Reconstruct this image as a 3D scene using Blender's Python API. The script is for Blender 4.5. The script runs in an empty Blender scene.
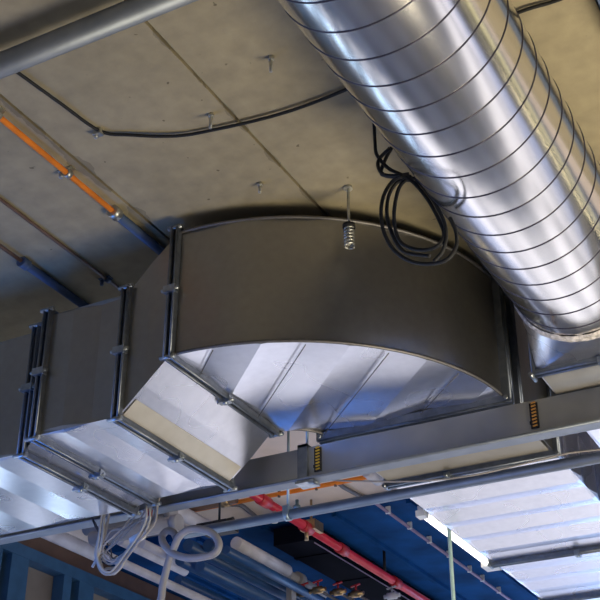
import bpy, bmesh, math, random
from mathutils import Vector, Matrix
random.seed(7)
SC = bpy.context.scene
COL = SC.collection
PI = math.pi
CZ = 1.6                       # eye height above the floor; heights below are given relative to the eye
F = 1200.0
PITCH, YAW = math.radians(29.7), math.radians(28.3)

# ------------------------------------------------------------------ survey helpers
def ray(x, y):
    rx, ru = x - 300.0, 300.0 - y
    fh = math.cos(PITCH) * F - math.sin(PITCH) * ru
    z = math.sin(PITCH) * F + math.cos(PITCH) * ru
    return Vector((-fh * math.sin(YAW) + rx * math.cos(YAW), fh * math.cos(YAW) + rx * math.sin(YAW), z))
def at_z(x, y, h): d = ray(x, y); return d * (h / d.z)
def at_y(x, y, Y): d = ray(x, y); return d * (Y / d.y)
def at_x(x, y, X): d = ray(x, y); return d * (X / d.x)

# ------------------------------------------------------------------ materials
def new_mat(name):
    m = bpy.data.materials.new(name); m.use_nodes = True
    nt = m.node_tree; b = nt.nodes['Principled BSDF']
    return m, nt, b
def noise_col(nt, b, c1, c2, scale, detail=4, lo=.35, hi=.65, stretch=None):
    tc = nt.nodes.new('ShaderNodeTexCoord'); mp = nt.nodes.new('ShaderNodeMapping')
    if stretch: mp.inputs['Scale'].default_value = stretch
    n = nt.nodes.new('ShaderNodeTexNoise'); n.inputs['Scale'].default_value = scale; n.inputs['Detail'].default_value = detail
    r = nt.nodes.new('ShaderNodeValToRGB')
    r.color_ramp.elements[0].position = lo; r.color_ramp.elements[1].position = hi
    r.color_ramp.elements[0].color = (*c1, 1); r.color_ramp.elements[1].color = (*c2, 1)
    nt.links.new(tc.outputs['Object'], mp.inputs[0]); nt.links.new(mp.outputs[0], n.inputs[0])
    nt.links.new(n.outputs[0], r.inputs[0]); nt.links.new(r.outputs[0], b.inputs['Base Color'])
    return mp, n, r
def metal(name, c1, c2, rough=.35, metallic=.9, scale=18, rvar=.08, stretch=None):
    m, nt, b = new_mat(name)
    mp, n, r = noise_col(nt, b, c1, c2, scale, 2, .2, .8, stretch)
    b.inputs['Metallic'].default_value = metallic
    n2 = nt.nodes.new('ShaderNodeTexNoise'); n2.inputs['Scale'].default_value = 4; n2.inputs['Detail'].default_value = 1
    mr = nt.nodes.new('ShaderNodeMapRange'); mr.inputs[3].default_value = rough - rvar; mr.inputs[4].default_value = rough + rvar
    nt.links.new(mp.outputs[0], n2.inputs[0]); nt.links.new(n2.outputs[0], mr.inputs[0]); nt.links.new(mr.outputs[0], b.inputs['Roughness'])
    return m
def plain(name, c, rough=.5, metallic=0., var=.12, scale=9):
    m, nt, b = new_mat(name)
    noise_col(nt, b, tuple(x * (1 - var) for x in c), tuple(min(1, x * (1 + var)) for x in c), scale)
    b.inputs['Roughness'].default_value = rough; b.inputs['Metallic'].default_value = metallic
    return m
def glow(name, c, s):
    m, nt, b = new_mat(name)
    b.inputs['Base Color'].default_value = (*c, 1); b.inputs['Emission Color'].default_value = (*c, 1); b.inputs['Emission Strength'].default_value = s
    return m

def concrete(name):
    m, nt, b = new_mat(name)
    mp, n, r = noise_col(nt, b, (.30, .255, .165), (.385, .33, .22), 1.6, 8, .3, .72)
    L = nt.links.new
    # fine mottling
    n2 = nt.nodes.new('ShaderNodeTexNoise'); n2.inputs['Scale'].default_value = 14; n2.inputs['Detail'].default_value = 8
    r2 = nt.nodes.new('ShaderNodeValToRGB'); r2.color_ramp.elements[0].color = (.85, .85, .85, 1); r2.color_ramp.elements[1].color = (1.08, 1.08, 1.06, 1)
    r2.color_ramp.elements[0].position = .3; r2.color_ramp.elements[1].position = .7
    # small pits
    n3 = nt.nodes.new('ShaderNodeTexNoise'); n3.inputs['Scale'].default_value = 24; n3.inputs['Detail'].default_value = 2
    r3 = nt.nodes.new('ShaderNodeValToRGB'); r3.color_ramp.elements[0].color = (.45, .43, .4, 1); r3.color_ramp.elements[1].color = (1, 1, 1, 1)
    r3.color_ramp.elements[0].position = .235; r3.color_ramp.elements[1].position = .27
    # form-board streaks
    mp2 = nt.nodes.new('ShaderNodeMapping'); mp2.inputs['Scale'].default_value = (1.2, 7, 1)
    n4 = nt.nodes.new('ShaderNodeTexNoise'); n4.inputs['Scale'].default_value = 1.5; n4.inputs['Detail'].default_value = 6
    r4 = nt.nodes.new('ShaderNodeValToRGB'); r4.color_ramp.elements[0].color = (.88, .88, .9, 1); r4.color_ramp.elements[1].color = (1.05, 1.04, 1, 1)
    tc = nt.nodes.new('ShaderNodeTexCoord'); L(tc.outputs['Object'], mp2.inputs[0]); L(mp2.outputs[0], n4.inputs[0]); L(n4.outputs[0], r4.inputs[0])
    cur = r.outputs[0]
    for nn, rr in ((n2, r2), (n3, r3), (None, r4)):
        if nn: L(mp.outputs[0], nn.inputs[0]); L(nn.outputs[0], rr.inputs[0])
        mx = nt.nodes.new('ShaderNodeMix'); mx.data_type = 'RGBA'; mx.blend_type = 'MULTIPLY'; mx.inputs[0].default_value = 1
        L(cur, mx.inputs[6]); L(rr.outputs[0], mx.inputs[7]); cur = mx.outputs[2]
    # rough mortar smears along two of the joints
    sx = nt.nodes.new('ShaderNodeSeparateXYZ'); L(tc.outputs['Object'], sx.inputs[0])
    n5 = nt.nodes.new('ShaderNodeTexNoise'); n5.inputs['Scale'].default_value = 5; n5.inputs['Detail'].default_value = 6; L(tc.outputs['Object'], n5.inputs[0])
    def mth(op, a, b_):
        q = nt.nodes.new('ShaderNodeMath'); q.operation = op
        for i, v in enumerate((a, b_)):
            if isinstance(v, (int, float)): q.inputs[i].default_value = v
            else: L(v, q.inputs[i])
        return q.outputs[0]
    tot = None
    for jx, wd in ((-.40, .045), (.245, .028)):
        d = mth('ABSOLUTE', mth('ADD', sx.outputs['X'], -jx), 0)
        k = mth('LESS_THAN', d, mth('MULTIPLY', mth('SUBTRACT', n5.outputs[0], .42), wd * 4))
        tot = k if tot is None else mth('MAXIMUM', tot, k)
    mx = nt.nodes.new('ShaderNodeMix'); mx.data_type = 'RGBA'; mx.blend_type = 'MULTIPLY'
    L(mth('MULTIPLY', tot, .45), mx.inputs[0]); L(cur, mx.inputs[6]); mx.inputs[7].default_value = (.35, .33, .30, 1); cur = mx.outputs[2]
    L(cur, b.inputs['Base Color']); b.inputs['Roughness'].default_value = .85
    bp = nt.nodes.new('ShaderNodeBump'); bp.inputs['Strength'].default_value = .25; bp.inputs['Distance'].default_value = .01
    L(n2.outputs[0], bp.inputs['Height']); L(bp.outputs[0], b.inputs['Normal'])
    return m

M = {}
M['concrete'] = concrete('ceiling_concrete')
M['floor'], _nt, _b = new_mat('floor_concrete')
noise_col(_nt, _b, (.20, .19, .18), (.64, .60, .55), .5, 1, .36, .64); _b.inputs['Roughness'].default_value = .7
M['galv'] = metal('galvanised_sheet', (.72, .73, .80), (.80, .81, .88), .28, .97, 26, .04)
M['galv_shaded'] = metal('galvanised_sheet_shaded', (.34, .33, .31), (.38, .37, .35), .34, .94, 30, .03)  # same sheet darkened, shade of the duct sides put into its colour
M['buff_light'] = metal('pale_buff_tone', (.60, .54, .42), (.68, .62, .50), .40, .8, 14, .05)
M['beige'] = metal('buff_tone', (.26, .215, .135), (.31, .26, .17), .40, .8, 14, .05)
M['spiral'] = metal('spiral_duct_sheet', (.74, .73, .74), (.82, .80, .78), .17, .98, 8, .03, (1, .3, 1))
M['seam'] = plain('seam_lock', (.06, .055, .08), .5, .6)
M['flange'] = metal('flange_steel', (.17, .19, .23), (.27, .30, .35), .42, .85, 30)
M['clip'] = metal('clip_steel', (.25, .28, .32), (.5, .54, .58), .35, .9, 40)
M['lip'] = metal('lock_seam_steel', (.16, .15, .15), (.22, .21, .21), .5, .7, 30)
M['channel'] = metal('channel_steel', (.42, .43, .44), (.58, .58, .57), .36, .85, 6, .1, (1, 3, 1))
M['sealant'] = plain('grey_sealant', (.62, .58, .56), .6, .2, .4, 60)
M['conduit'] = metal('conduit_steel', (.20, .23, .28), (.29, .32, .38), .48, .6, 12)
M['orange'] = plain('orange_pipe', (.80, .22, .015), .7)
M['sleeve'] = plain('blue_grey_sleeve', (.07, .11, .20), .5)
M['thin'] = plain('brown_pipe', (.12, .07, .05), .5)
M['black'] = plain('black_cable', (.008, .008, .009), .7)
M['blacklabel'] = plain('black_plate', (.008, .008, .01), .6)
M['yellow'] = plain('yellow_bar', (.55, .36, .03), .5)
M['rust'] = plain('rusty_bar', (.45, .22, .05), .5)
M['zinc'] = metal('zinc_fixing', (.42, .42, .38), (.6, .6, .56), .4, .85, 60)
M['grey_cable'] = plain('grey_cable', (.40, .36, .33), .5)
M['grey_cable2'] = plain('grey_cable_light', (.52, .50, .48), .5)
M['dark_cable'] = plain('dark_grey_cable', (.10, .10, .12), .5)
M['hose'] = plain('grey_hose', (.34, .33, .36), .45)
M['red'] = plain('red_pipe', (.62, .03, .06), .3)
M['redclamp'] = plain('red_coupling', (.45, .02, .03), .4)
M['brass'] = metal('brass', (.32, .22, .12), (.48, .34, .18), .35, .85, 40)
M['white_ins'] = plain('white_insulation', (.56, .55, .60), .6)
M['grey_ins'] = plain('grey_insulation', (.34, .34, .37), .7)
M['blue_ins'] = plain('blue_wrapped_pipe', (.022, .085, .22), .4)
M['blackwrap'] = plain('black_wrap', (.003, .004, .010), .75, 0, .3, 5)
M['far_pale'] = plain('pale_ceiling', (.74, .63, .55), .8, 0, .10, 3)
M['sky_block'] = plain('dark_sky_block', (.05, .055, .07), .8)
M['dim_ground'] = plain('unseen_dim_ground', (.15, .18, .25), .8, 0, .3, .6)
M['soffit'] = plain('blue_shade_soffit', (.004, .060, .21), .5, 0, .3, 3)  # blue shade of the far ceiling put into the base colour
M['soffit'].node_tree.nodes['Principled BSDF'].inputs['Roughness'].default_value = .9; M['soffit'].node_tree.nodes['Principled BSDF'].inputs['Specular IOR Level'].default_value = .1
M['blackwrap'].node_tree.nodes['Principled BSDF'].inputs['Specular IOR Level'].default_value = .05
M['frame'] = plain('blue_frame', (.035, .11, .22), .5)
M['panel'] = plain('buff_board', (.22, .195, .175), .7, 0, .15, 4)
M['rod'] = metal('blue_grey_rod', (.30, .40, .50), (.42, .52, .60), .4, .7, 20)
M['pale_rod'] = plain('pale_green_rod', (.62, .85, .74), .35)
M['purple'] = plain('mauve_cable', (.30, .25, .42), .5)
M['tie'] = plain('pale_tie', (.7, .72, .75), .5)
M['lamp_body'] = plain('white_fitting', (.85, .85, .82), .4)
M['lamp'] = glow('lit_tube', (1, .97, .9), 3.0)
M['teal_side'] = M['galv_shaded']

# ------------------------------------------------------------------ mesh builder (world coordinates, heights relative to the eye)
class MB:
    def __init__(s): s.bm = bmesh.new(); s.mi = 0
    def v(s, p): return s.bm.verts.new((p[0], p[1], p[2]))
    def f(s, vs):
        try:
            fc = s.bm.faces.new(vs); fc.material_index = s.mi; return fc
        except ValueError: return None
    def box(s, x0, x1, y0, y1, z0, z1):
        c = [s.v((x, y, z)) for z in (z0, z1) for y in (y0, y1) for x in (x0, x1)]
        for q in ((0, 2, 3, 1), (4, 5, 7, 6), (0, 1, 5, 4), (1, 3, 7, 5), (3, 2, 6, 7), (2, 0, 4, 6)): s.f([c[i] for i in q])
        return s
    def obox(s, p, q, w, h, up=(0, 0, 1)):            # bar from p to q
        p, q = Vector(p), Vector(q); d = (q - p).normalized(); u = Vector(up)
        sd = d.cross(u).normalized(); u = sd.cross(d)
        c = []
        for e in (p, q):
            for a, b in ((-1, -1), (1, -1), (1, 1), (-1, 1)): c.append(s.v(e + sd * (a * w / 2) + u * (b * h / 2)))
        for k in ((0, 1, 2, 3), (7, 6, 5, 4), (0, 4, 5, 1), (1, 5, 6, 2), (2, 6, 7, 3), (3, 7, 4, 0)): s.f([c[i] for i in k])
        return s
    def tube(s, pts, r, n=10, caps=True, closed=False):
        pts = [Vector(p) for p in pts]; rings = []; N = len(pts)
        prev = None
        for i, p in enumerate(pts):
            a = pts[(i - 1) % N] if (closed or i) else p; b = pts[(i + 1) % N] if (closed or i < N - 1) else p
            t = (b - a).normalized()
            if prev is None:
                u = Vector((0, 0, 1)) if abs(t.z) < .9 else Vector((1, 0, 0))
            else: u = prev
            sd = t.cross(u).normalized(); u = sd.cross(t); prev = u
            rr = r[i] if isinstance(r, (list, tuple)) else r
            rings.append([s.v(p + (sd * math.cos(2 * PI * k / n) + u * math.sin(2 * PI * k / n)) * rr) for k in range(n)])
        for i in range(N if closed else N - 1):
            A, B = rings[i], rings[(i + 1) % N]
            for k in range(n):
                fc = s.f([A[k], A[(k + 1) % n], B[(k + 1) % n], B[k]])
                if fc: fc.smooth = True
        if caps and not closed: s.f(rings[0][::-1]); s.f(rings[-1])
        return s
    def loft(s, rings, caps=False, smooth=False, closed=True):
        R = [[s.v(p) for p in r] for r in rings]; n = len(R[0])
        for A, B in zip(R, R[1:]):
            for k in range(n if closed else n - 1):
                fc = s.f([A[k], A[(k + 1) % n], B[(k + 1) % n], B[k]])
                if fc: fc.smooth = smooth
        if caps: s.f(R[0][::-1]); s.f(R[-1])
        return s
    def build(s, name, mats, parent=None, recalc=True):
        off = Vector((0, 0, CZ))
        par = parent
        o_off = Vector((0, 0, 0))
        if par is not None: o_off = Vector(par['_w'])
        if recalc: bmesh.ops.recalc_face_normals(s.bm, faces=s.bm.faces[:])
        if parent is None:
            # origin at the bottom centre of the mesh
            xs = [v.co for v in s.bm.verts]
            o_off = Vector(((min(c.x for c in xs) + max(c.x for c in xs)) / 2, (min(c.y for c in xs) + max(c.y for c in xs)) / 2, min(c.z for c in xs))) + off
        for v in s.bm.verts: v.co = v.co + off - o_off
        me = bpy.data.meshes.new(name); s.bm.to_mesh(me); s.bm.free()
        for m in (mats if isinstance(mats, (list, tuple)) else [mats]): me.materials.append(m)
        o = bpy.data.objects.new(name, me); COL.objects.link(o)
        if parent is None: o.location = o_off
        else: o.parent = parent
        o['_w'] = tuple(o_off)
        return o

def tag(o, label, cat, group=None, kind=None):
    if label: o['label'] = label
    if cat: o['category'] = cat
    if group: o['group'] = group
    if kind: o['kind'] = kind
    return o
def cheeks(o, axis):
    o.data.materials.append(M['galv_shaded'])  # side faces get the copy with shade in its colour
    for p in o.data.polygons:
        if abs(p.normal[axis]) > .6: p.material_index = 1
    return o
def thing(name, label, cat, loc, group=None):
    o = bpy.data.objects.new(name, None); COL.objects.link(o)
    o.location = (loc[0], loc[1], loc[2] + CZ); o['_w'] = tuple(o.location); o.empty_display_size = .1
    return tag(o, label, cat, group)
def struct(o): o['kind'] = 'structure'; return o

def smooth_path(pts, n=8):                          # Catmull-Rom
    P = [Vector(p) for p in pts]; P = [P[0] * 2 - P[1]] + P + [P[-1] * 2 - P[-2]]
    out = []
    for i in range(1, len(P) - 2):
        for k in range(n):
            t = k / n; a, b, c, d = P[i - 1:i + 3]
            out.append(.5 * ((2 * b) + (c - a) * t + (2 * a - 5 * b + 4 * c - d) * t * t + (3 * b - a - 3 * c + d) * t ** 3))
    out.append(P[-2]); return out

# ================================================================== SETTING
H = 2.60
SOFY = 6.36
mb = MB()
# precast ceiling planks with open joints running away from the camera
joints = [-8.5, -7.3, -6.1, -4.9, -3.7, -2.39, -1.755, -.35, .85, 2.05, 3.25, 4.5]
for a, b in zip(joints, joints[1:]): mb.box(a + .006, b - .006, -5, 4.35, H, H + .20)
mb.box(-8.5, 4.5, -5, 4.35, H + .03, H + .22)
struct(mb.build('ceiling', M['concrete']))
mb = MB(); mb.box(-8.5, 4.5, 4.35, SOFY, H, H + .22); struct(mb.build('trim_2', M['far_pale']))  # far ceiling strip in a paler, pinkish tone
mb = MB(); mb.box(-30, 12, -5, 12.6, -1.75, -1.6); struct(mb.build('floor', M['floor']))
mb = MB(); mb.box(-30, 12, 12.6, 40, -1.75, -1.6); struct(mb.build('floor', M['dim_ground']))  # unseen darker ground, added to dim reflections in the straight duct
mb = MB(); mb.box(-8.5, 4.5, -5.2, -5, -1.6, H); struct(mb.build('sky_block_back', M['sky_block']))  # added dark blocker behind the camera, cuts sky light
# lower soffit past the slab, blue shade painted in, shallow ribs running away
mb = MB()
mb.box(-8.5, 4.5, SOFY, 14, H - .06, H + .22)
for i in range(16): mb.box(-6.2 + i * .5, -6.2 + i * .5 + .03, SOFY + .002, 14, H - .085, H - .06)
struct(mb.build('trim_1', M['soffit']))

# ================================================================== RECTANGULAR DUCT RUN
YF, YB = 3.217, 3.99          # front and back of the trunk
duct = thing('rectangular_duct', 'big shaded-side rectangular sheet metal duct with curved elbow hung under the concrete ceiling', 'air duct', (-2.27, 3.6, 1.76))

INS = .014
def ring12(f, a0, a1, b0, b1, e):                 # 12-point rectangular ring; faces between the folded corners move out by e
    return [f(a0, b0), f(a0 + INS, b0 - e), f(a1 - INS, b0 - e), f(a1, b0), f(a1 + e, b0 + INS), f(a1 + e, b1 - INS), f(a1, b1),
            f(a1 - INS, b1 + e), f(a0 + INS, b1 + e), f(a0, b1), f(a0 - e, b1 - INS), f(a0 - e, b0 + INS)]
def sect_x(x0, x1, yb0, yb1, zb0, zb1, n, amp=.004, ph=0):      # sheet duct along X with cross-beaded panels; zb are (bottom, top) at each end
    rings = []
    for i in range(n + 1):
        t = i / n; x = x0 + (x1 - x0) * t; e = amp * (1 if (i + ph) % 2 else -1) if 0 < i < n else 0
        ya, yb = yb0[0] + (yb1[0] - yb0[0]) * t, yb0[1] + (yb1[1] - yb0[1]) * t
        za, zb = zb0[0] + (zb1[0] - zb0[0]) * t, zb0[1] + (zb1[1] - zb0[1]) * t
        rings.append(ring12(lambda p, q: (x, p, q), ya, yb, za, zb, e))
    return rings
def sect_y(y0, y1, xb, zb, n, amp=.004, ph=0):
    rings = []
    for i in range(n + 1):
        y = y0 + (y1 - y0) * i / n; e = amp * (1 if (i + ph) % 2 else -1) if 0 < i < n else 0
        rings.append(ring12(lambda p, q: (p, y, q), xb[0], xb[1], zb[0], zb[1], e))
    return rings

def flange(axis, a, u0, u1, z0, z1, parent, clips=(.5,), proj=.020, th0=.007):
    """pair of pressed steel flange rings bolted back to back around a duct"""
    fb = MB()
    for da in (-.013, .013):
        for th, pr in ((th0, proj), ):
            for (p0, p1, q0, q1) in ((u0 - pr, u1 + pr, z0 - pr, z0), (u0 - pr, u1 + pr, z1, z1 + pr), (u0 - pr, u0, z0, z1), (u1, u1 + pr, z0, z1)):
                if axis == 'x': fb.box(a + da - th, a + da + th, p0, p1, q0, q1)
                else: fb.box(p0, p1, a + da - th, a + da + th, q0, q1)
    # rolled outer beads of the two rings
    for da in (-.013, .013):
        pr = proj
        c = [(u0 - pr, z0 - pr), (u1 + pr, z0 - pr), (u1 + pr, z1 + pr), (u0 - pr, z1 + pr)]
        for i in range(4):
            p, q = c[i], c[(i + 1) % 4]
            if axis == 'x': fb.tube([(a + da, p[0], p[1]), (a + da, q[0], q[1])], .0055, 8)
            else: fb.tube([(p[0], a + da, p[1]), (q[0], a + da, q[1])], .0055, 8)
    fo = fb.build('flange', M['flange'], parent)
    pr = proj
    for t in clips:
        places = [('b', u0 + (u1 - u0) * t)]
        if axis == 'x': places.append(('f', z0 + (z1 - z0) * .5))
        else: places.append(('s', z0 + (z1 - z0) * .5))
        for kind, c in places:
            cb = MB()
            if kind == 'b':
                if axis == 'x':
                    cb.box(a - .026, a + .026, c - .014, c + .014, z0 - pr - .016, z0 - pr + .012); cb.tube([(a - .038, c, z0 - pr - .006), (a + .038, c, z0 - pr - .006)], .007, 8); cb.tube([(a, c, z0 - pr - .022), (a, c, z0 - pr)], .010, 6)
                else:
                    cb.box(c - .014, c + .014, a - .026, a + .026, z0 - pr - .016, z0 - pr + .012); cb.tube([(c, a - .038, z0 - pr - .006), (c, a + .038, z0 - pr - .006)], .007, 8); cb.tube([(c, a, z0 - pr - .022), (c, a, z0 - pr)], .010, 6)
            elif kind == 'f':
                cb.box(a - .026, a + .026, u0 - pr - .016, u0 - pr + .012, c - .014, c + .014); cb.tube([(a - .038, u0 - pr - .006, c), (a + .038, u0 - pr - .006, c)], .008, 8)
            else:
                cb.box(u1 + pr - .012, u1 + pr + .016, a - .026, a + .026, c - .014, c + .014); cb.tube([(u1 + pr + .006, a - .038, c), (u1 + pr + .006, a + .038, c)], .008, 8)
            cb.build('flange_clip', M['clip'], fo)
    # corner bolts
    for (cu, cz) in ((u0, z0), (u1, z0), (u0, z1)):
        bb = MB(); su = -1 if cu == u0 else 1; sz = -1 if cz == z0 else 1
        if axis == 'x': bb.tube([(a - .032, cu + su * .018, cz + sz * .018), (a + .032, cu + su * .018, cz + sz * .018)], .009, 6)
        else: bb.tube([(cu + su * .018, a - .032, cz + sz * .018), (cu + su * .018, a + .032, cz + sz * .018)], .009, 6)
        bb.build('bolt', M['clip'], fo)
    return fo

# left run (lower), collar, trunk, offset, elbow, straight run away from the camera
mb = MB(); mb.loft(sect_x(-6.6, -2.945, (YF + .035, YB - .03), (YF + .035, YB - .03), (1.76, 2.285), (1.76, 2.285), 22, .005), caps=True)
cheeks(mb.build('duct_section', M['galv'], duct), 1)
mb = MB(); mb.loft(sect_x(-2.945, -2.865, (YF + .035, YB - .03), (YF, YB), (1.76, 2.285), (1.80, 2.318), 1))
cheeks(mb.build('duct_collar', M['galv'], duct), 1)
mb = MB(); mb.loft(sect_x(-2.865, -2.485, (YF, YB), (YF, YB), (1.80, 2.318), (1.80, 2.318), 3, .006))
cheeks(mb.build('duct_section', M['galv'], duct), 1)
# offset: climbs from the trunk to the elbow, lower strip in buff
zq, zp = (1.80, 2.318), (2.0, 2.525); xq, xp = -2.485, -2.27
def offring(t, e=0): 
    x = xq + (xp - xq) * t
    return [(x, YF - e, zq[0] + (zp[0] - zq[0]) * t - e), (x, YB + e, zq[0] + (zp[0] - zq[0]) * t - e), (x, YB + e, zq[1] + (zp[1] - zq[1]) * t + e), (x, YF - e, zq[1] + (zp[1] - zq[1]) * t + e)]
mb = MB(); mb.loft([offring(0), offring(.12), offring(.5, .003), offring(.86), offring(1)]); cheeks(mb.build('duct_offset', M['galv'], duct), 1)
mb = MB()
a0, a1 = offring(.03), offring(.30)
n_ = Vector((.68, 0, -.73)) * .004
mb.loft([[Vector(a0[0]) + n_ + Vector((0, .012, 0)), Vector(a0[1]) + n_ - Vector((0, .012, 0))], [Vector(a1[0]) + n_ + Vector((0, .012, 0)), Vector(a1[1]) + n_ - Vector((0, .012, 0))]], closed=False)
tag(mb.build('buff_strip', M['buff_light'], duct), 'buff strip along the bottom of the sloping duct offset', None)

# elbow
EC = Vector((-2.27, 4.166)); RO, RI = .948, .166; ZB, ZT = 2.0, 2.525
def arc(r, n): return [(EC.x + r * math.sin(PI / 2 * i / n), EC.y - r * math.cos(PI / 2 * i / n)) for i in range(n + 1)]
NA = 48
mb = MB()
ao = arc(RO, NA); ai = arc(RI, 16)
# outer cheek in slightly proud / set-back sheets
def shift(i):
    k = (i // 6) % 2
    return 0.0
rows = []
for i in range(NA + 1):
    a = PI / 2 * i / NA; r = RO + (.004 if (i // 6) % 2 else -.004) * math.sin(PI * ((i % 6) / 6.0)) 
    rows.append([(EC.x + r * math.sin(a), EC.y - r * math.cos(a), ZB), (EC.x + r * math.sin(a), EC.y - r * math.cos(a), ZT)])
mb.loft(rows, smooth=True, closed=False)
for e in mb.bm.edges:
    p, q_ = e.verts[0].co, e.verts[1].co
    if abs(p.z - q_.z) > .1:
        k = round(math.degrees(math.atan2(p.x - EC.x, EC.y - p.y)) / 1.875)
        if k % 6 == 0: e.smooth = False
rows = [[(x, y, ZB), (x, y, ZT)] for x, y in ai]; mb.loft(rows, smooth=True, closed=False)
mb.build('elbow_cheek', M['galv_shaded'], duct)
# elbow bottom: one sheet folded along parallel diagonal creases
mb = MB()
poly = [mb.v((x, y, ZB)) for x, y in ao] + [mb.v((x, y, ZB)) for x, y in reversed(ai)]
mb.f(poly)
S0, DS = 1.576 - .218 * 3, .218
for k in range(10):
    s_ = S0 + DS * k
    bmesh.ops.bisect_plane(mb.bm, geom=mb.bm.verts[:] + mb.bm.edges[:] + mb.bm.faces[:], dist=1e-5, plane_co=(s_, 0, ZB), plane_no=(1, 1, 0))
for pc, pn in (((0, EC.y - .04, 0), (0, 1, 0)), ((EC.x + .04, 0, 0), (1, 0, 0))):
    bmesh.ops.bisect_plane(mb.bm, geom=mb.bm.verts[:] + mb.bm.edges[:] + mb.bm.faces[:], dist=1e-5, plane_co=pc, plane_no=pn)
for v in mb.bm.verts:
    if v.co.y > EC.y - .005 or v.co.x < EC.x + .005: continue
    q = (v.co.x + v.co.y - S0) / DS
    tri = abs((q % 2) - 1)                     # 0..1 triangle
    v.co.z += -.017 * tri + .006
mb.build('elbow_bottom', M['galv'], duct)
for k in range(1, 10, 2):
    s_ = S0 + DS * k; seg = []
    for i in range(400):
        x = EC.x + .005 * i; y = s_ - x; r = math.hypot(x - EC.x, y - EC.y)
        if y <= EC.y - .01 and RI + .01 < r < RO - .01: seg.append((x, y, ZB - .0105))
    if len(seg) > 10:
        mb = MB(); mb.tube([seg[0], seg[-1]], .0022, 6); mb.build('lap_seam', M['lip'], duct)
mb = MB(); mb.f([mb.v((x, y, ZT)) for x, y in ao] + [mb.v((x, y, ZT)) for x, y in reversed(ai)]); mb.build('elbow_top', M['galv_shaded'], duct)
for z in (ZB - .004, ZT):
    mb = MB(); mb.tube([(EC.x + (RO + .004) * math.sin(PI / 2 * i / NA), EC.y - (RO + .004) * math.cos(PI / 2 * i / NA), z) for i in range(NA + 1)], .0065, 8); mb.build('lock_seam', M['lip'], duct)
    mb = MB(); mb.tube([(x, y, z) for x, y in ai], .006, 8); mb.build('lock_seam', M['lip'], duct)
XL, XR = EC.x + RI, EC.x + RO
mb = MB(); mb.loft(sect_y(4.166, 4.30, (XL, XR), (ZB, ZT), 1)); mb.build('duct_collar', M['galv_shaded'], duct)
mb = MB(); mb.loft(sect_y(4.30, 4.775, (XL, XR), (ZB, ZT), 3, .004)); mb.build('duct_section', M['galv_shaded'], duct)
mb = MB(); mb.loft([[(XL + .01, 4.36, ZB - .008), (XR - .01, 4.36, ZB - .008)], [(XL + .01, 4.735, ZB - .006), (XR - .01, 4.735, ZB - .006)]], closed=False)
tag(mb.build('buff_strip', M['beige'], duct), 'buff sheet on the underside of the duct just past the steel channel', None)
mb = MB(); mb.loft(sect_y(4.775, 6.135, (XL, XR), (ZB, ZT), 11, .010)); mb.build('duct_section', M['galv'], duct)
mb = MB(); mb.loft(sect_y(6.135, 6.95, (XL, XR), (ZB, ZT), 7, .006)); mb.build('duct_section', M['galv'], duct)
mb = MB(); mb.loft(sect_y(7.03, 9.4, (XL, XR), (ZB, ZT), 14, .006), caps=True); mb.loft(sect_y(6.95, 7.03, (XL, XR), (ZB, ZT), 1)); mb.build('duct_section', M['galv'], duct)

flange('x', -2.945, YF + .035, YB - .03, 1.76, 2.285, duct)
flange('x', -2.865, YF, YB, 1.80, 2.318, duct)
flange('x', xq, YF, YB, 1.80, 2.318, duct)
flange('x', xp, YF, YB, 2.0, 2.525, duct, proj=.022)
flange('y', 4.135, XL, XR, ZB, ZT, duct, clips=(), proj=.032, th0=.012)
flange('y', 4.30, XL, XR, ZB, ZT, duct, clips=(), proj=.02)
flange('y', 4.775, XL, XR, ZB, ZT, duct, clips=(.37,))
flange('y', 6.135, XL, XR, ZB, ZT, duct, clips=(.6,))
flange('y', 6.98, XL, XR, ZB, ZT, duct)

# ================================================================== ROUND DUCT
RX, RZ, RR = -.8895, 2.258, .250
rd = thing('round_duct', 'shiny round ribbed galvanised duct running away under the concrete ceiling', 'air duct', (RX, 2.0, RZ - RR))
mb = MB()
NS = 72
def circ(r, y, n=NS): return [(RX + r * math.sin(2 * PI * k / n), y, RZ - r * math.cos(2 * PI * k / n)) for k in range(n)]
pitch = .1155; y0 = 2.118 - pitch * 28; 
ys = [y0 + pitch * i for i in range(44) if y0 + pitch * i < 3.80]
prof = []
for y in ys: prof += [(y - pitch * .5, RR + .0008), (y - .006, RR), (y - .0055, RR)]
prof.append((3.815, RR))
mb.loft([circ(r, y) for y, r in prof], smooth=True)
mb.mi = 1
for y in ys: mb.tube(circ(RR - .001, y), .0034, 6, closed=True)
mb.build('round_pipe', [M['spiral'], M['seam']], rd)
# sealed collar
mb = MB()
rings = []
for y, r in ((3.795, RR + .002), (3.802, RR + .010), (3.822, RR + .012), (3.842, RR + .004)):
    ring = circ(r, y); rings.append([(p[0], p[1] + random.uniform(-.004, .004), p[2] + random.uniform(-.002, .002)) for p in ring])
mb.loft(rings, smooth=True)
tag(mb.build('sealed_collar', M['sealant'], rd), 'smeared grey sealant collar at the end of the round duct', None)
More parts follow.
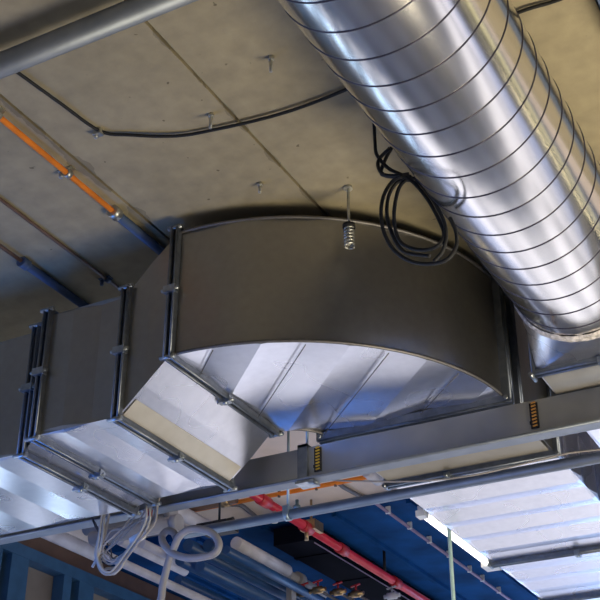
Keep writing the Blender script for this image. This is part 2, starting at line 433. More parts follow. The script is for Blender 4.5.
# round-to-square transition
TX0, TX1, TZ0, TZ1, TY = -1.139, -.64, 2.005, 2.515, 4.0
mb = MB(); Q = NS // 4
cr = [mb.v(p) for p in circ(RR, 3.835)]
cn = [mb.v((x_, TY, z_)) for x_, z_ in ((TX1, TZ0), (TX1, TZ1), (TX0, TZ1), (TX0, TZ0))]
for c in range(4):
    for k in range(Q):
        fc = mb.f([cn[c], cr[(c * Q + k) % NS], cr[(c * Q + k + 1) % NS]])
        if fc: fc.smooth = True
    mb.f([cr[((c + 1) * Q) % NS], cn[c], cn[(c + 1) % 4]])
for e in mb.bm.edges:
    if any(v in cn for v in e.verts) and len(e.link_faces) == 2 and not all(f.smooth for f in e.link_faces): e.smooth = False
mb.build('square_transition', M['galv'], rd)
mb = MB(); mb.loft(sect_y(4.0, 4.245, (TX0, TX1), (TZ0, TZ1), 2, .003)); mb.build('duct_section', M['galv_shaded'], rd)
mb = MB(); mb.loft([[(TX0 + .008, 4.035, TZ0 - .006), (TX1 - .008, 4.035, TZ0 - .006)], [(TX0 + .008, 4.21, TZ0 - .006), (TX1 - .008, 4.21, TZ0 - .006)]], closed=False)  # reflected beige tone painted as a strip of its own
tag(mb.build('buff_strip', M['beige'], rd), 'painted buff reflection under the square end of the round duct', None)
mb = MB(); mb.loft(sect_y(4.245, 6.2, (TX0, TX1), (TZ0, TZ1), 12, .005), caps=True); mb.build('duct_section', M['galv'], rd)
flange('y', 4.0, TX0, TX1, TZ0, TZ1, rd, proj=.014)
flange('y', 4.245, TX0, TX1, TZ0, TZ1, rd, proj=.018)

# ================================================================== STEEL CHANNEL BELOW THE DUCTS
CY = 4.10; C0, C1 = 1.802, 1.940
ch = thing('steel_channel', 'long steel channel rail crossing beneath both ducts', 'channel', (-2.2, CY, C0))
mb = MB()
mb.box(-7, 1.6, CY, CY + .006, C0, C1)
mb.box(-7, 1.6, CY + .006, CY + .05, C1 - .006, C1)
mb.build('rail', M['channel'], ch)
mb = MB(); mb.box(-7, 1.6, CY - .012, CY + .05, C0 - .007, C0); mb.tube([(-7, CY - .012, C0 - .001), (1.6, CY - .012, C0 - .001)], .007, 8)
mb.build('rail_lip', M['conduit'], ch)
def chevron(px, m):
    x = at_y(px, 440, CY).x; 
    lb = MB(); lb.box(x - .016, x + .016, CY - .006, CY - .0005, C0 + .022, C1 - .012)
    lb.box(x - .019, x - .012, CY - .008, CY - .0005, C0 + .04, C0 + .052)
    lo = lb.build('label_plate', M['blacklabel'], ch); lo['label'] = 'black plate with a ladder of %s bars' % m
    yb = MB()
    for i in range(8):
        z = C0 + .030 + i * .0135
        yb.obox((x - .008, CY - .0075, z), (x + .010, CY - .0075, z + .003), .003, .006)
    yb.build('label_bars', M['yellow' if m == 'yellow' else 'rust'], lo)
chevron(318, 'yellow'); chevron(537, 'orange')
# bracket gripping the rail
bx = -.534 * CY
mb = MB(); mb.box(bx - .022, bx + .022, CY - .016, CY - .001, C0 - .012, C1 + .012); mb.box(bx - .022, bx + .022, CY - .016, CY + .06, C1, C1 + .012)
br = mb.build('bracket', M['flange'], ch)
mb = MB(); mb.tube([(bx + .03, CY - .012, C0 - .02), (bx + .075, CY - .012, C0 - .035)], .008, 6); mb.box(bx - .03, bx + .05, CY - .02, CY + .05, C0 - .022, C0 - .012); mb.build('bolt', M['clip'], br)

def rod_thing(label, x, y, z0, z1, r=.006, m='rod', nut=True, group=None, name='hanger_rod'):
    t = thing(name, label, 'rod', (x, y, z0), group)
    b = MB(); b.tube([(x, y, z0), (x, y, z1)], r, 8); b.build('rod', M[m], t)
    if nut:
        b = MB(); b.tube([(x, y, z1 - .012), (x, y, z1)], r * 2.6, 6); b.build('nut', M['zinc'], t)
    return t
rod_thing('thin hanger rod above the bracket on the steel channel', bx, CY + .03, C1 + .012, H)

# ================================================================== CONDUITS ACROSS THE VIEW
UY = 2.12; UZ = 1.185 * UY
up = thing('conduit_pipe', 'thick grey conduit crossing the top left corner just below the concrete', 'pipe', (-2, UY, UZ))
mb = MB(); mb.tube([(-5, UY, UZ), (-1.28, UY, UZ)], .039, 20); mb.build('pipe', M['conduit'], up)
mb = MB(); 
for x in (-3.6, -1.4):
    mb = MB(); mb.tube([(x, UY, UZ), (x, UY, H - .002)], .008, 8); mb.tube([(x - .015, UY, UZ), (x + .015, UY, UZ)], .044, 16); mb.build('clamp', M['zinc'], up)
LY = 4.36; LZ = .4055 * LY
lo_ = thing('conduit_pipe', 'long slim grey conduit below the steel channel, crossing in front of the striped duct', 'pipe', (-2.4, LY, LZ))
mb = MB(); mb.tube([(at_y(184, 541, LY).x, LY, LZ), (1.6, LY, LZ)], .0225, 16); mb.build('pipe', M['conduit'], lo_)
rx = at_y(288, 515, LY).x
mb = MB(); mb.box(rx - .014, rx + .014, LY - .027, LY + .027, LZ - .004, LZ + .035); mb.tube([(rx - .012, LY, LZ), (rx + .012, LY, LZ)], .027, 16); mb.build('clamp', M['rod'], lo_)
mb = MB(); x2 = at_y(297, 512, LY).x; mb.tube([(x2, LY, LZ), (x2, LY, LZ + .06)], .008, 8); mb.tube([(x2, LY, LZ + .02), (x2, LY, LZ + .035)], .016, 8); mb.build('bolt', M['rod'], lo_)
rod_thing('thin hanger rod holding the slim conduit, seen inside the elbow corner', rx, LY, LZ + .03, H)

# ================================================================== PIPES FIXED TO THE CEILING
def clip(parent, x, y, z, r, m='zinc'):
    b = MB(); b.box(x - r - .03, x + r + .012, y - .014, y + .014, H - .006, H); b.tube([(x, y - .012, z), (x, y + .012, z)], r + .005, 14)
    b.tube([(x - r - .02, y, H - .03), (x - r - .02, y, H)], .008, 6); b.build('pipe_clip', M[m], parent)
X1 = -.942 * H; Z1 = H - .022
op = thing('orange_conduit', 'bright orange conduit clipped to the ceiling beside a slab joint', 'pipe', (X1, 2, Z1))
ye = at_z(117, 213, Z1).y
mb = MB(); mb.tube([(X1, -1, Z1), (X1, ye, Z1)], .011, 12); mb.build('pipe', M['orange'], op)
mb = MB(); mb.tube([(X1, ye, Z1), (X1, 4.6, Z1)], .019, 14); mb.build('sleeve', M['sleeve'], op)
mb = MB(); mb.tube([(X1, ye - .025, Z1), (X1, ye + .015, Z1)], .026, 14); mb.build('coupling', M['zinc'], op)
for q in ((5, 112), (73, 172)): clip(op, X1, at_z(*q, Z1).y, Z1, .011)
X2 = -1.0725 * H
tp = thing('brown_conduit', 'thin brown conduit along the ceiling left of the orange one', 'pipe', (X2, 2, H - .01))
mb = MB(); mb.tube([(X2, -1, H - .010), (X2, 4.6, H - .010)], .0075, 10); mb.build('pipe', M['thin'], tp)
clip(tp, X2, at_z(103, 279, H).y, H - .01, .0075, 'sleeve')
X3 = -1.154 * H; y3 = at_z(25, 263, H - .02).y
lp = thing('sleeved_conduit', 'leftmost ceiling conduit, thin and dark then stepping up to a blue-grey sleeve', 'pipe', (X3, 2, H - .02))
mb = MB(); mb.tube([(X3, -1, H - .018), (X3, y3, H - .018)], .0085, 10); mb.build('pipe', M['thin'], lp)
mb = MB(); mb.tube([(X3, y3, H - .02), (X3, 4.6, H - .02)], .018, 14); mb.build('sleeve', M['sleeve'], lp)
mb = MB(); mb.tube([(X3, y3 - .02, H - .02), (X3, y3 + .02, H - .02)], .024, 14); mb.build('coupling', M['sleeve'], lp)

# black cable strung under the ceiling
q = [(-30, 38), (17, 72), (60, 103), (100, 131), (130, 135), (175, 136), (213, 130), (280, 114), (345, 90), (430, 50), (517, 13), (558, 0), (620, -25)]
hs = [.012, .012, .012, .010, .014, .016, .016, .018, .016, .016, .014, .012, .012]
ct = thing('ceiling_cable', 'black cable strung across the concrete ceiling and behind the round duct', 'cable', tuple(at_z(100, 131, H - .02)))
mb = MB(); mb.tube(smooth_path([at_z(a, b, H - h) for (a, b), h in zip(q, hs)], 6), .006, 8); mb.build('cable', M['black'], ct)
p = at_z(99, 132, H - .012)
mb = MB(); mb.box(p.x - .02, p.x + .012, p.y - .01, p.y + .012, H - .024, H); mb.tube([(p.x - .012, p.y, H - .035), (p.x - .012, p.y, H)], .007, 6); mb.build('cable_clip', M['zinc'], ct)

# anchor studs left in the ceiling
def stud(label, a, b, length):
    x, y = at_z(a, b, H).xy
    t = thing('anchor_stud', label, 'stud', (x, y, H - length))
    m_ = MB(); m_.tube([(x, y, H - length), (x, y, H + .006)], .0055, 8); m_.build('rod', M['zinc'], t)
    m_ = MB(); m_.tube([(x, y, H - .012), (x, y, H)], .010, 8); m_.build('washer', M['zinc'], t)
stud('short steel stud in the ceiling between the long slab joint and the round duct', 271, 57, .062)
stud('short steel stud in the ceiling beside the slab joint, just above the black cable', 211, 114, .062)
stud('short steel stud in the ceiling above the curved elbow, near the slab joint', 260, 183, .045)
# rod with spring clamp
x, y = at_z(348, 187, H).xy
zt, zb = at_y(347, 226, y).z, at_y(347, 248, y).z
t = thing('spring_hanger', 'ceiling rod ending in a coiled spring clamp in front of the curved elbow', 'hanger', (x, y, zb))
mb = MB(); mb.tube([(x, y, zb + .01), (x, y, H)], .0055, 8); mb.build('rod', M['zinc'], t)
mb = MB(); mb.tube([(x, y, H - .01), (x, y, H)], .018, 8); mb.build('washer', M['zinc'], t)
mb = MB(); mb.tube([(x + .017 * math.cos(k * .7), y + .017 * math.sin(k * .7), zb + (zt - .012 - zb) * k / 54) for k in range(55)], .0042, 6); mb.build('spring', M['zinc'], t)
mb = MB(); mb.tube([(x, y, zt - .012), (x, y, zt + .004)], .024, 12); mb.build('cup', M['black'], t)

# dark tray in the top right corner
tx = -.480
mb = MB(); yend = at_z(600, 20, 2.5).y
mb.box(tx, tx + .12, -1, 6.2, 2.5, 2.506); mb.box(tx, tx + .006, -1, 6.2, 2.5, 2.56); mb.box(tx + .114, tx + .12, -1, 6.2, 2.5, 2.56)
for y_ in (0, 1.5, 3, 4.5, 6): mb.tube([(tx + .06, y_, 2.506), (tx + .06, y_, H - .002)], .006, 6)
tag(mb.build('cable_tray', M['sleeve']), 'dark cable tray cutting the top right corner under the ceiling', 'cable tray')

# coil of black cable between elbow and round duct
def coil_path(px, Y, wob=0): return smooth_path([at_y(a, b, Y + wob * math.sin(i * 1.3)) for i, (a, b) in enumerate(px)], 7)
t = thing('cable_coil', 'tangled coil of black cable hanging beside the round duct in front of the elbow', 'cable', tuple(at_y(415, 260, 3.2)))
coils = [
    ([(374, 118), (375, 142), (377, 155), (388, 168), (402, 175), (414, 183), (428, 200), (440, 222), (444, 236), (437, 246), (424, 250), (408, 247), (398, 238), (394, 215), (399, 188), (411, 176)], 2.93),
    ([(392, 147), (386, 158), (381, 172), (386, 176), (397, 177), (410, 178), (416, 179)], 2.94),
    ([(390, 148), (380, 158), (378, 166), (383, 174), (394, 176), (409, 174)], 2.92),
    ([(402, 176), (392, 182), (384, 195), (381, 212), (384, 232), (394, 250), (410, 261), (428, 264), (446, 260), (456, 247), (456, 232), (450, 218)], 2.91),
    ([(412, 180), (398, 182), (389, 195), (387, 215), (393, 236), (402, 250), (412, 254), (430, 256)], 2.95),
    ([(416, 180), (424, 188), (436, 205), (444, 222), (446, 238), (442, 252), (434, 261)], 2.93),
]
for px, Y in coils:
    mb = MB(); mb.tube(coil_path(px, Y, .010), .0062, 8); mb.build('cable', M['black'], t)

# ================================================================== LOWER LEFT: cable bundle and hose
t = thing('cable_bundle', 'drooping bundle of grey cables hanging off the duct flange ends', 'cables', tuple(at_y(128, 575, 4.05)))
S5 = lambda pts: [(80 + a / 5.0, 480 + b / 5.0) for a, b in pts]
bund = [
    ([(135, 100), (120, 180), (115, 260), (105, 330), (80, 400), (62, 435)], 4.05, 'grey_cable2', .010),
    ([(150, 100), (140, 190), (118, 270), (100, 340), (85, 400), (105, 455), (140, 472), (185, 440), (230, 370), (280, 300), (340, 230), (375, 170), (372, 110), (350, 80)], 4.06, 'grey_cable', .009),
    ([(125, 110), (105, 200), (95, 290), (85, 380), (110, 445), (150, 460), (190, 420), (240, 350), (290, 280), (330, 200), (330, 120), (325, 80)], 4.04, 'grey_cable2', .008),
    ([(330, 100), (320, 160), (280, 220), (210, 290), (150, 340), (100, 380), (75, 400)], 4.07, 'grey_cable', .006),
    ([(280, 85), (270, 140), (230, 220), (170, 280), (125, 320), (115, 360), (140, 400), (185, 395), (235, 350)], 4.05, 'grey_cable', .0055),
    ([(55, 100), (55, 170), (75, 230), (110, 290), (130, 350), (165, 390), (200, 395)], 4.08, 'dark_cable', .0055),
    ([(375, 95), (385, 150), (375, 210), (340, 260), (300, 300), (240, 380), (200, 430), (160, 468), (120, 465), (90, 420)], 4.05, 'grey_cable', .008),
    ([(360, 90), (350, 170), (320, 230), (300, 290), (255, 350), (215, 395), (150, 420), (110, 400)], 4.06, 'grey_cable2', .006),
]
rb = random.Random(3)
for px, Y, m, r in bund:
    for rpt in range(2):
        qq = px if rpt == 0 else [(x_ + rb.uniform(-24, 24), y_ + rb.uniform(-30, 14)) for x_, y_ in px]
        if rpt and r > .0095: continue
        mb = MB(); mb.tube(coil_path(S5(qq), Y - .024 + .010 * rpt, .008), r * .62, 8); mb.build('cable', M[m], t)
p = at_y(80 + 288 / 5, 480 + 292 / 5, 4.05)
mb = MB(); mb.tube([(p.x - .03, 4.05, p.z - .01), (p.x + .03, 4.05, p.z + .014)], .02, 10); mb.build('cable_tie', M['tie'], t)
p = at_y(80 + 345 / 5, 480 + 165 / 5, 4.05)
mb = MB(); mb.box(p.x - .012, p.x + .012, 4.04, 4.06, p.z - .016, p.z + .016); mb.build('connector', M['redclamp'], t)
# small black box on the flange ends
p = at_y(129, 502, 4.03)
tag(MB().box(p.x - .028, p.x + .028, 3.995, 4.05, p.z - .014, p.z + .020).box(p.x - .018, p.x + .018, 3.99, 3.996, p.z - .006, p.z + .010).build('junction_box', M['blacklabel']), 'small black box at the end of a duct flange above the cable bundle', 'box')

hp = [(147, 625), (160, 602), (163, 584), (169, 560), (173, 550), (179, 537), (188, 530), (200, 529), (213, 534), (219, 544), (215, 553), (203, 557), (188, 558), (174, 554), (165, 546), (162, 537), (167, 531), (173, 532), (176, 537)]
mb = MB(); path = smooth_path([at_y(a, b, 4.27 + .012 * math.sin(i * .9)) for i, (a, b) in enumerate(hp)], 8)
mb.tube(path, .0165, 12)
tag(mb.build('flexible_hose', M['hose']), 'grey flexible hose looped once around and dropping out of frame', 'hose')

# thin wire sagging over the buff sheet
mb = MB(); mb.tube(smooth_path([at_y(a, b, 4.31) for a, b in [(318, 479), (350, 481), (400, 481.5), (440, 479.5), (477, 474.5), (510, 467), (543, 459), (570, 453), (605, 449)]], 5), .004, 6)
tag(mb.build('thin_wire', M['grey_cable']), 'thin grey wire sagging just above the slim conduit on the right', 'wire')

# ================================================================== FAR CEILING: red pipe, orange conduit, wires
RPX, RPZ = -1.364 * 2.35, 2.35
t = thing('sprinkler_pipe', 'red sprinkler pipe running away under the blue-shaded soffit', 'pipe', (RPX, 7, RPZ))
ya, yb = at_z(243, 488, RPZ).y, 11
mb = MB(); mb.tube([(RPX, 4.7, RPZ), (RPX, yb, RPZ)], .026, 16); mb.build('pipe', M['red'], t)
for q in ((262, 501), (308, 527), (344, 549), (398, 582)):
    y_ = at_z(*q, RPZ).y
    mb = MB(); mb.tube([(RPX, y_ - .05, RPZ), (RPX, y_ + .05, RPZ)], .034, 14); mb.build('coupling', M['redclamp'], t)
y_ = at_z(270, 508, RPZ).y
mb = MB(); mb.tube([(RPX, y_, RPZ), (RPX, y_, RPZ - .09)], .012, 8); mb.tube([(RPX, y_, RPZ - .05), (RPX, y_, RPZ - .09)], .022, 10); mb.build('sprinkler_head', M['zinc'], t)
y_ = at_z(312, 530, RPZ).y
mb = MB(); mb.box(RPX - .05, RPX + .05, y_ - .05, y_ + .06, RPZ - .01, RPZ + .05); mb.tube([(RPX, y_, RPZ), (RPX, y_, H - .06)], .008, 6); mb.build('clamp', M['brass'], t)
mb = MB(); mb.tube([(RPX, y_ - .06, RPZ), (RPX, y_ - .06, RPZ - .08)], .013, 8); mb.build('sprinkler_head', M['brass'], t)
y_ = at_z(390, 575, RPZ).y
mb = MB(); mb.tube([(RPX, y_, RPZ), (RPX, y_, H - .06)], .010, 6); mb.build('hanger', M['black'], t)

OZ = 2.5
pts = [at_z(a, b, OZ) for a, b in ((205, 506), (385, 476))]
oy = (pts[0].y + pts[1].y) / 2
t = thing('orange_conduit', 'thin orange-red conduit crossing the far pale ceiling below the steel channel', 'pipe', (-3.2, oy, OZ))
mb = MB(); mb.tube([(-4.4, oy, OZ), (-2.3, oy, OZ)], .013, 10); mb.build('pipe', M['orange'], t)
for a in (276, 324, 348):
    x_ = at_z(a, 492, OZ).x
    mb = MB(); mb.tube([(x_, oy, OZ - .02), (x_, oy, H)], .009, 6); mb.build('pipe_clip', M['thin'], t)
mb = MB(); mb.tube([at_z(330, 475, 2.58), at_z(343, 487, 2.58), at_z(367, 500, 2.58), at_z(372, 505, 2.58)], .013, 8)
tag(mb.build('ceiling_cable', M['dark_cable']), 'short dark cable across the far pale ceiling below the yellow-barred plate', 'cable')
mb = MB(); mb.tube(smooth_path([at_z(225, 505, 2.56), at_z(240, 505, 2.56), at_z(250, 512, 2.56), at_z(262, 522, 2.58), at_z(275, 533, 2.58)], 5), .014, 8)
tag(mb.build('ceiling_cable', M['dark_cable']), 'dark cable curving down the pale ceiling left of the red pipe', 'cable')
t = thing('copper_pipe', 'brownish pipe stub on the far ceiling left of the red pipe', 'pipe', tuple(at_z(215, 500, 2.48)))
mb = MB(); py = at_z(205, 505, 2.48).y; mb.tube([(-4.3, py, 2.48), (at_z(238, 500, 2.48).x, py, 2.48)], .028, 12); mb.build('pipe', M['thin'], t)
mb = MB(); xx = at_z(224, 500, 2.48).x; mb.tube([(xx - .03, py, 2.48), (xx + .03, py, 2.48)], .036, 12); mb.build('coupling', M['brass'], t)

# white pipe stub next to the buff sheet
mb = MB(); p = at_z(366, 471, 2.3); q_ = at_z(378, 480.5, 2.3); mb.tube([p, (p.x, q_.y, 2.3)], .03, 14)
tag(mb.build('white_pipe', M['white_ins']), 'short white pipe beside the left edge of the buff duct sheet', 'pipe')

# mauve cable with ties
WX, WZ = -1.137 * 2.505, 2.505
t = thing('tied_cable', 'mauve cable with pale ties strung along the blue-shaded soffit', 'cable', (WX, 7, WZ))
mb = MB(); mb.tube([(WX, 6.2, WZ), (WX, 11, WZ)], .010, 8); mb.build('cable', M['purple'], t)
for q in ((387, 512), (406, 528), (426, 542), (447, 556), (467, 571), (481, 580), (496, 592)):
    y_ = at_z(*q, WZ).y; mb = MB(); mb.box(WX - .012, WX + .018, y_ - .006, y_ + .006, WZ - .011, WZ + .034); mb.build('cable_tie', M['tie'], t)
# faint second line further left
mb = MB(); lx = at_z(312, 541, 2.384).x; mb.tube([(lx, 6.4, 2.384), (lx, 11, 2.384)], .004, 6)
tag(mb.build('soffit_wire', M['purple']), 'faint thin wire along the blue-shaded soffit left of the red pipe', 'wire')

# tube light beside the striped duct
TZ = 2.16; TXX = -1.068 * TZ
t = thing('tube_light', 'white lit tube light along the left edge of the striped duct', 'lamp', (TXX, 6.2, TZ))
yA, yB_ = at_z(424, 514, TZ).y, at_z(490, 563, TZ).y
mb = MB(); mb.box(TXX - .03, TXX + .02, yA, yB_ + .03, TZ + .012, TZ + .05); mb.build('body', M['lamp_body'], t)
mb = MB(); mb.tube([(TXX - .006, yA + .03, TZ), (TXX - .006, yB_, TZ)], .014, 10); mb.build('tube', M['lamp'], t)
mb = MB(); mb.box(TXX - .04, TXX + .05, yB_ - .01, yB_ + .10, TZ - .02, TZ + .03); mb.build('end_cap', M['lamp_body'], t)
mb = MB(); mb.box(TXX - .03, TXX + .02, yA - .03, yA + .03, TZ - .018, TZ + .015); mb.build('end_cap', M['lamp_body'], t)
mb = MB()
for y_ in (yA + .2, yB_ - .1): mb.tube([(TXX, y_, TZ + .05), (TXX, y_, H - .06 if y_ > SOFY else H)], .006, 6)
mb.build('hanger', M['zinc'], t)
# pale drop rod
gy = 5.72; gx = at_y(450, 545, gy).x
t = rod_thing('pale green-white vertical drop rod in front of the blue-shaded soffit at lower right', gx, gy, 1.45, H, .011, 'pale_rod', name='drop_rod')

# ================================================================== LOWER LEFT PIPE RACK
def pipeA(label, px0, z, y1, r, m, group=None, start=0, name='insulated_pipe'):
    p = at_z(*px0, z)
    b = MB(); b.tube([(p.x, p.y - start, z), (p.x, y1, z)], r, 14)
    return tag(b.build(name, M[m]), label, 'pipe', group)
pipeA('white insulated pipe emerging under the channel right of the cable bundle', (171, 507), 2.4, at_z(206, 530, 2.4).y, .042, 'white_ins', start=.3)
pipeA('white insulated pipe passing behind the cable bundle to below the hose loop', (120, 540), 2.2, at_z(175, 573, 2.2).y, .030, 'white_ins')
pipeA('white insulated pipe crossing behind the hose loop, just right of its neighbour', (142, 543), 2.2, at_z(196, 572, 2.2).y, .026, 'white_ins')
pipeA('long thin pale pipe running low along the left partition to the bottom edge', (105, 555), 1.95, 9, .024, 'white_ins')
pipeA('white pipe with a dark collar running off right of the hose loop', (236, 543), 2.3, at_z(283, 571.5, 2.3).y, .040, 'white_ins')
p = at_z(289, 575, 2.3)
mb = MB(); mb.tube([(p.x, p.y - .1, 2.3), (p.x, p.y - .04, 2.3)], .05, 16); mb.tube([(p.x, p.y + .1, 2.3), (p.x, p.y + .16, 2.3)], .05, 16); mb.tube([(p.x, p.y - .1, 2.3), (p.x, p.y + .5, 2.3)], .03, 12); mb.box(p.x - .02, p.x + .02, p.y, p.y + .06, 2.12, 2.3)
tag(mb.build('pipe_valve', M['grey_ins']), 'dark grey flanged valve at the end of the collared white pipe', 'valve')
def pipeB(label, px0, px1, z, r, m, group=None):
    a, b_ = at_z(*px0, z), at_z(*px1, z); y_ = (a.y + b_.y) / 2
    b = MB(); b.tube([(a.x, y_, z), (b_.x, y_, z)], r, 14); b.tube([(b_.x - .03, y_, z), (b_.x + .01, y_, z)], r * 1.15, 14)
    return tag(b.build('insulated_pipe', M[m]), label, 'pipe', group)
pipeB('grey insulated pipe just under the channel behind the cable bundle', (84, 528), (174, 513), 2.30, .040, 'grey_ins')
pipeB('lower grey insulated pipe behind the cable bundle, ending at the hose loop', (88, 537), (182, 525), 2.17, .042, 'grey_ins')
for i, (q, r, lab) in enumerate([((188, 545), .038, 'blue wrapped pipe nearest the hose loop in the dark pipe rack'),
        ((208, 545), .038, 'blue wrapped pipe second from the hose loop in the dark pipe rack'),
        ((226, 550), .028, 'blue wrapped pipe directly left of the collared white pipe'),
        ((180, 560), .034, 'blue wrapped pipe under the hose loop in the dark pipe rack'),
        ((200, 566), .034, 'blue wrapped pipe low in the rack between two dark gaps'),
        ((178, 580), .030, 'lowest blue wrapped pipe beside the thin pale pipe')]):
    z = (2.3, 2.3, 2.2, 2.1, 2.06, 2.2)[i]
    pipeA(lab, q, z, 7.0 if i == 2 else 10.5, r, 'blue_ins')
# dark hanger tangle above the slim conduit at left
p = at_y(219, 528, 4.75)
mb = MB(); mb.box(p.x - .10, p.x + .07, 4.70, 4.82, p.z - .015, p.z + .022); mb.tube([(p.x, 4.75, p.z), (p.x, 4.75, H)], .006, 6); mb.tube([(p.x - .12, 4.72, p.z), (p.x + .1, 4.72, p.z + .02)], .012, 8)
tag(mb.build('pipe_hanger', M['blacklabel']), 'black hanger bracket on a drop rod just above the slim conduit', 'bracket')
# valve tangle at the bottom edge
vals = [((304, 593), 'brass', 'brass valve body at bottom centre edge beside the grey valve'), ((318, 590), 'redclamp', 'red-handled valve at bottom centre edge'), ((338, 592), 'brass', 'brass fitting right of the red-handled valve'), ((356, 594), 'brass', 'rightmost brass fitting in the row along the bottom edge'), ((392, 596), 'white_ins', 'pale fitting at the bottom edge under the red pipe')]
for (a, b_), m, lab in vals:
    p = at_z(a, b_, 2.2)
    t = thing('pipe_fitting', lab, 'valve', (p.x, p.y, 2.2))
    mb = MB(); mb.tube([(p.x - .055, p.y, 2.2), (p.x - .035, p.y, 2.2), (p.x - .03, p.y, 2.2), (p.x + .03, p.y, 2.2), (p.x + .035, p.y, 2.2), (p.x + .055, p.y, 2.2)], [.014, .014, .024, .024, .014, .014], 12); mb.build('body', M['brass' if m == 'redclamp' else m], t)
    mb = MB(); mb.tube([(p.x, p.y, 2.215), (p.x, p.y, 2.25)], .007, 8); mb.obox((p.x - .035, p.y, 2.25), (p.x + .03, p.y, 2.262), .014, .008); mb.build('handle', M['redclamp' if m != 'white_ins' else 'grey_ins'], t)
    mb = MB(); mb.tube([(p.x, p.y + .02, 2.2), (p.x, p.y + 1.2, 2.2)], .010, 8); mb.build('pipe', M['dark_cable'], t)
# black-wrapped duct between the white collared pipe and the red pipe
p0, p1 = at_z(256, 536, 2.40), at_z(296, 530, 2.40)
mb = MB(); mb.box(p0.x, p1.x, SOFY + .02, 12, 2.40, 2.51)
for k in range(9): mb.box(p0.x - .006, p1.x + .006, SOFY + .3 + k * .6, SOFY + .34 + k * .6, 2.394, 2.51)
tag(mb.build('wrapped_duct', M['blackwrap']), 'black wrapped flat duct against the blue-shaded soffit left of the red pipe', 'air duct')

# ================================================================== LEFT PARTITION: blue framed wall
WXX = -5.0; ZTOP = 2.40
wl = bpy.data.objects.new('wall_left', None); COL.objects.link(wl); wl.location = (WXX, 6, 0); wl['_w'] = tuple(wl.location); wl['kind'] = 'structure'
def post(px0, px1, py, d=.09, m='frame'):
    a, b_ = at_x(px0, py, WXX).y, at_x(px1, py, WXX).y
    mb = MB(); mb.box(WXX - d, WXX, min(a, b_), max(a, b_), -1.6, ZTOP - .05); mb.build('post', M[m], wl)
mb = MB(); mb.box(WXX - .10, WXX + .006, 4.4, 11, ZTOP - .075, ZTOP); mb.build('top_rail', M['frame'], wl)
mb = MB(); mb.box(WXX - .12, WXX - .02, 4.4, 11, ZTOP, ZTOP + .12); mb.build('head_beam', M['thin'], wl)
mb = MB(); mb.box(WXX - .13, WXX - .095, 4.4, 11, 1.35, ZTOP - .05); mb.build('board', M['panel'], wl)
for a, b_ in ((8, 26), (63, 71), (79, 94), (128, 138), (160, 170), (-14, -2)): post(a, b_, 590)
# white beam pipe along the top of the partition
pipeA('pale duct pipe lying along the top of the blue partition at lower left', (45, 531), 2.35, at_z(90, 556, 2.35).y, .045, 'white_ins', start=.4)
pipeA('rust-brown pipe above the pale duct pipe at lower left', (52, 531), 2.45, at_z(92, 555, 2.45).y, .016, 'rust', start=.0, name='rusty_pipe')

# ================================================================== LIGHT
def area(name, loc, size, col, power, target=None, sy=None):
    l = bpy.data.lights.new(name, 'AREA'); l.energy = power; l.color = col; l.size = size
    if sy: l.shape = 'RECTANGLE'; l.size_y = sy
    o = bpy.data.objects.new(name, l); COL.objects.link(o); o.location = (loc[0], loc[1], loc[2] + CZ)
    d = Vector(target) - Vector(loc); o.rotation_euler = d.to_track_quat('-Z', 'Y').to_euler()
    return o
area('warm_fill_below', (.75, 3.25, -.5), 1.6, (1, .88, .64), 128, (.55, 3.05, 2.6), sy=1.3)  # added unseen warm lamp, lights the front ceiling from below
area('blue_fill', (-3.6, 2.75, .45), 1.3, (.05, .27, 1), 20, (-3.4, 2.95, 2.6), sy=.25)  # added blue lamp, tints the dark left part of the ceiling
area('far_blue_fill', (-1.0, 13.5, -.2), 5.0, (.22, .50, 1), 80, (-1.6, 7.5, 2.5), sy=1.6)  # added blue lamp to brighten the soffit, no opening built here
area('side_blue_fill', (-9.5, 8.5, -.1), 8, (.50, .75, 1), 170, (0, 8.5, -.1), sy=2.4)  # added blue-white panel, gives the round duct its left highlight
area('right_strip_fill', (2.6, 5.0, 1.75), 7, (1, .85, .5), 7, (0, 5.0, 1.5), sy=.06)  # added warm strip out of view for the round duct's yellow highlight
sl = bpy.data.lights.new('low_sun', 'SUN'); sl.energy = 12; sl.color = (.97, .96, 1); sl.angle = math.radians(1)
so = bpy.data.objects.new('low_sun', sl); COL.objects.link(so); so.location = (0, 20, 12)
so.rotation_euler = Vector((.10, -math.cos(math.radians(34.5)), -math.sin(math.radians(34.5)))).to_track_quat('-Z', 'Y').to_euler()

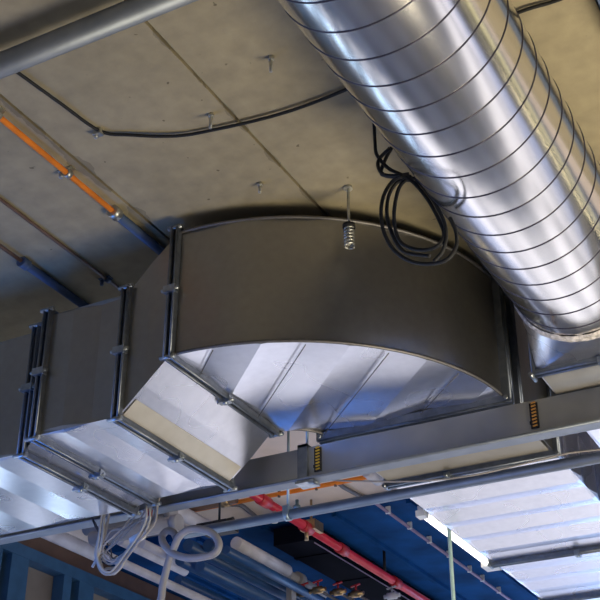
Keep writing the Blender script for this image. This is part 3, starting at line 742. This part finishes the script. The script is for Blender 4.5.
w = bpy.data.worlds.new('daylight'); SC.world = w; w.use_nodes = True
nt = w.node_tree; bg = nt.nodes['Background']; L = nt.links.new
tc = nt.nodes.new('ShaderNodeTexCoord'); sx = nt.nodes.new('ShaderNodeSeparateXYZ'); L(tc.outputs['Generated'], sx.inputs[0])
def wramp(sock, lo, hi, stops):
    mr = nt.nodes.new('ShaderNodeMapRange'); mr.inputs[1].default_value = lo; mr.inputs[2].default_value = hi; L(sock, mr.inputs[0])
    rp = nt.nodes.new('ShaderNodeValToRGB'); L(mr.outputs[0], rp.inputs[0]); e = rp.color_ramp.elements
    e[0].position, e[0].color = stops[0][0], (*stops[0][1], 1); e[1].position, e[1].color = stops[-1][0], (*stops[-1][1], 1)
    for p, c in stops[1:-1]: q = e.new(p); q.color = (*c, 1)
    return rp.outputs[0]
elev = wramp(sx.outputs['Z'], -1, 1, [(0, (.05, .05, .06)), (.49, (.10, .11, .13)), (.512, (2.6, 2.6, 2.0)), (.53, (2.2, 2.3, 1.9)), (.56, (.35, .6, 1.0)), (1, (.06, .16, .5))])
side = wramp(sx.outputs['X'], -1, 1, [(0, (.22, .55, 1.5)), (.5, (.22, .5, 1.2)), (.8, (.5, .45, .35)), (1, (.8, .68, .4))])
mx = nt.nodes.new('ShaderNodeMix'); mx.data_type = 'RGBA'; mx.blend_type = 'MULTIPLY'; mx.inputs[0].default_value = 1
L(elev, mx.inputs[6]); L(side, mx.inputs[7]); L(mx.outputs[2], bg.inputs[0]); bg.inputs[1].default_value = .85

# ================================================================== CAMERA
cd = bpy.data.cameras.new('camera'); cam = bpy.data.objects.new('camera', cd); COL.objects.link(cam); SC.camera = cam
cd.sensor_width = 36; cd.sensor_fit = 'HORIZONTAL'; cd.lens = 36 * F / 600; cd.clip_end = 100
cam.location = (0, 0, CZ); cam.rotation_euler = (PI / 2 + PITCH, 0, YAW)
for base, grp in (('anchor_stud', 'steel studs left in the concrete ceiling'), ('hanger_rod', 'thin hanger rods near the steel channel'), ('pipe_fitting', 'pipe fittings along the bottom edge'),
                  ('conduit_pipe', 'grey conduits crossing the view'), ('insulated_pipe', 'insulated pipes in the far pipe rack')):
    for o in bpy.data.objects:
        if o.parent is None and o.name.split('.')[0] == base and 'label' in o:
            o['group'] = 'blue wrapped pipes in the dark pipe rack' if 'blue wrapped' in o['label'] else grp
for o in bpy.data.objects:
    if '_w' in o: del o['_w']
SC.view_settings.view_transform = 'Standard'; SC.view_settings.look = 'None'; SC.view_settings.gamma = 1; SC.view_settings.exposure = 0
SC.view_settings.use_curve_mapping = False
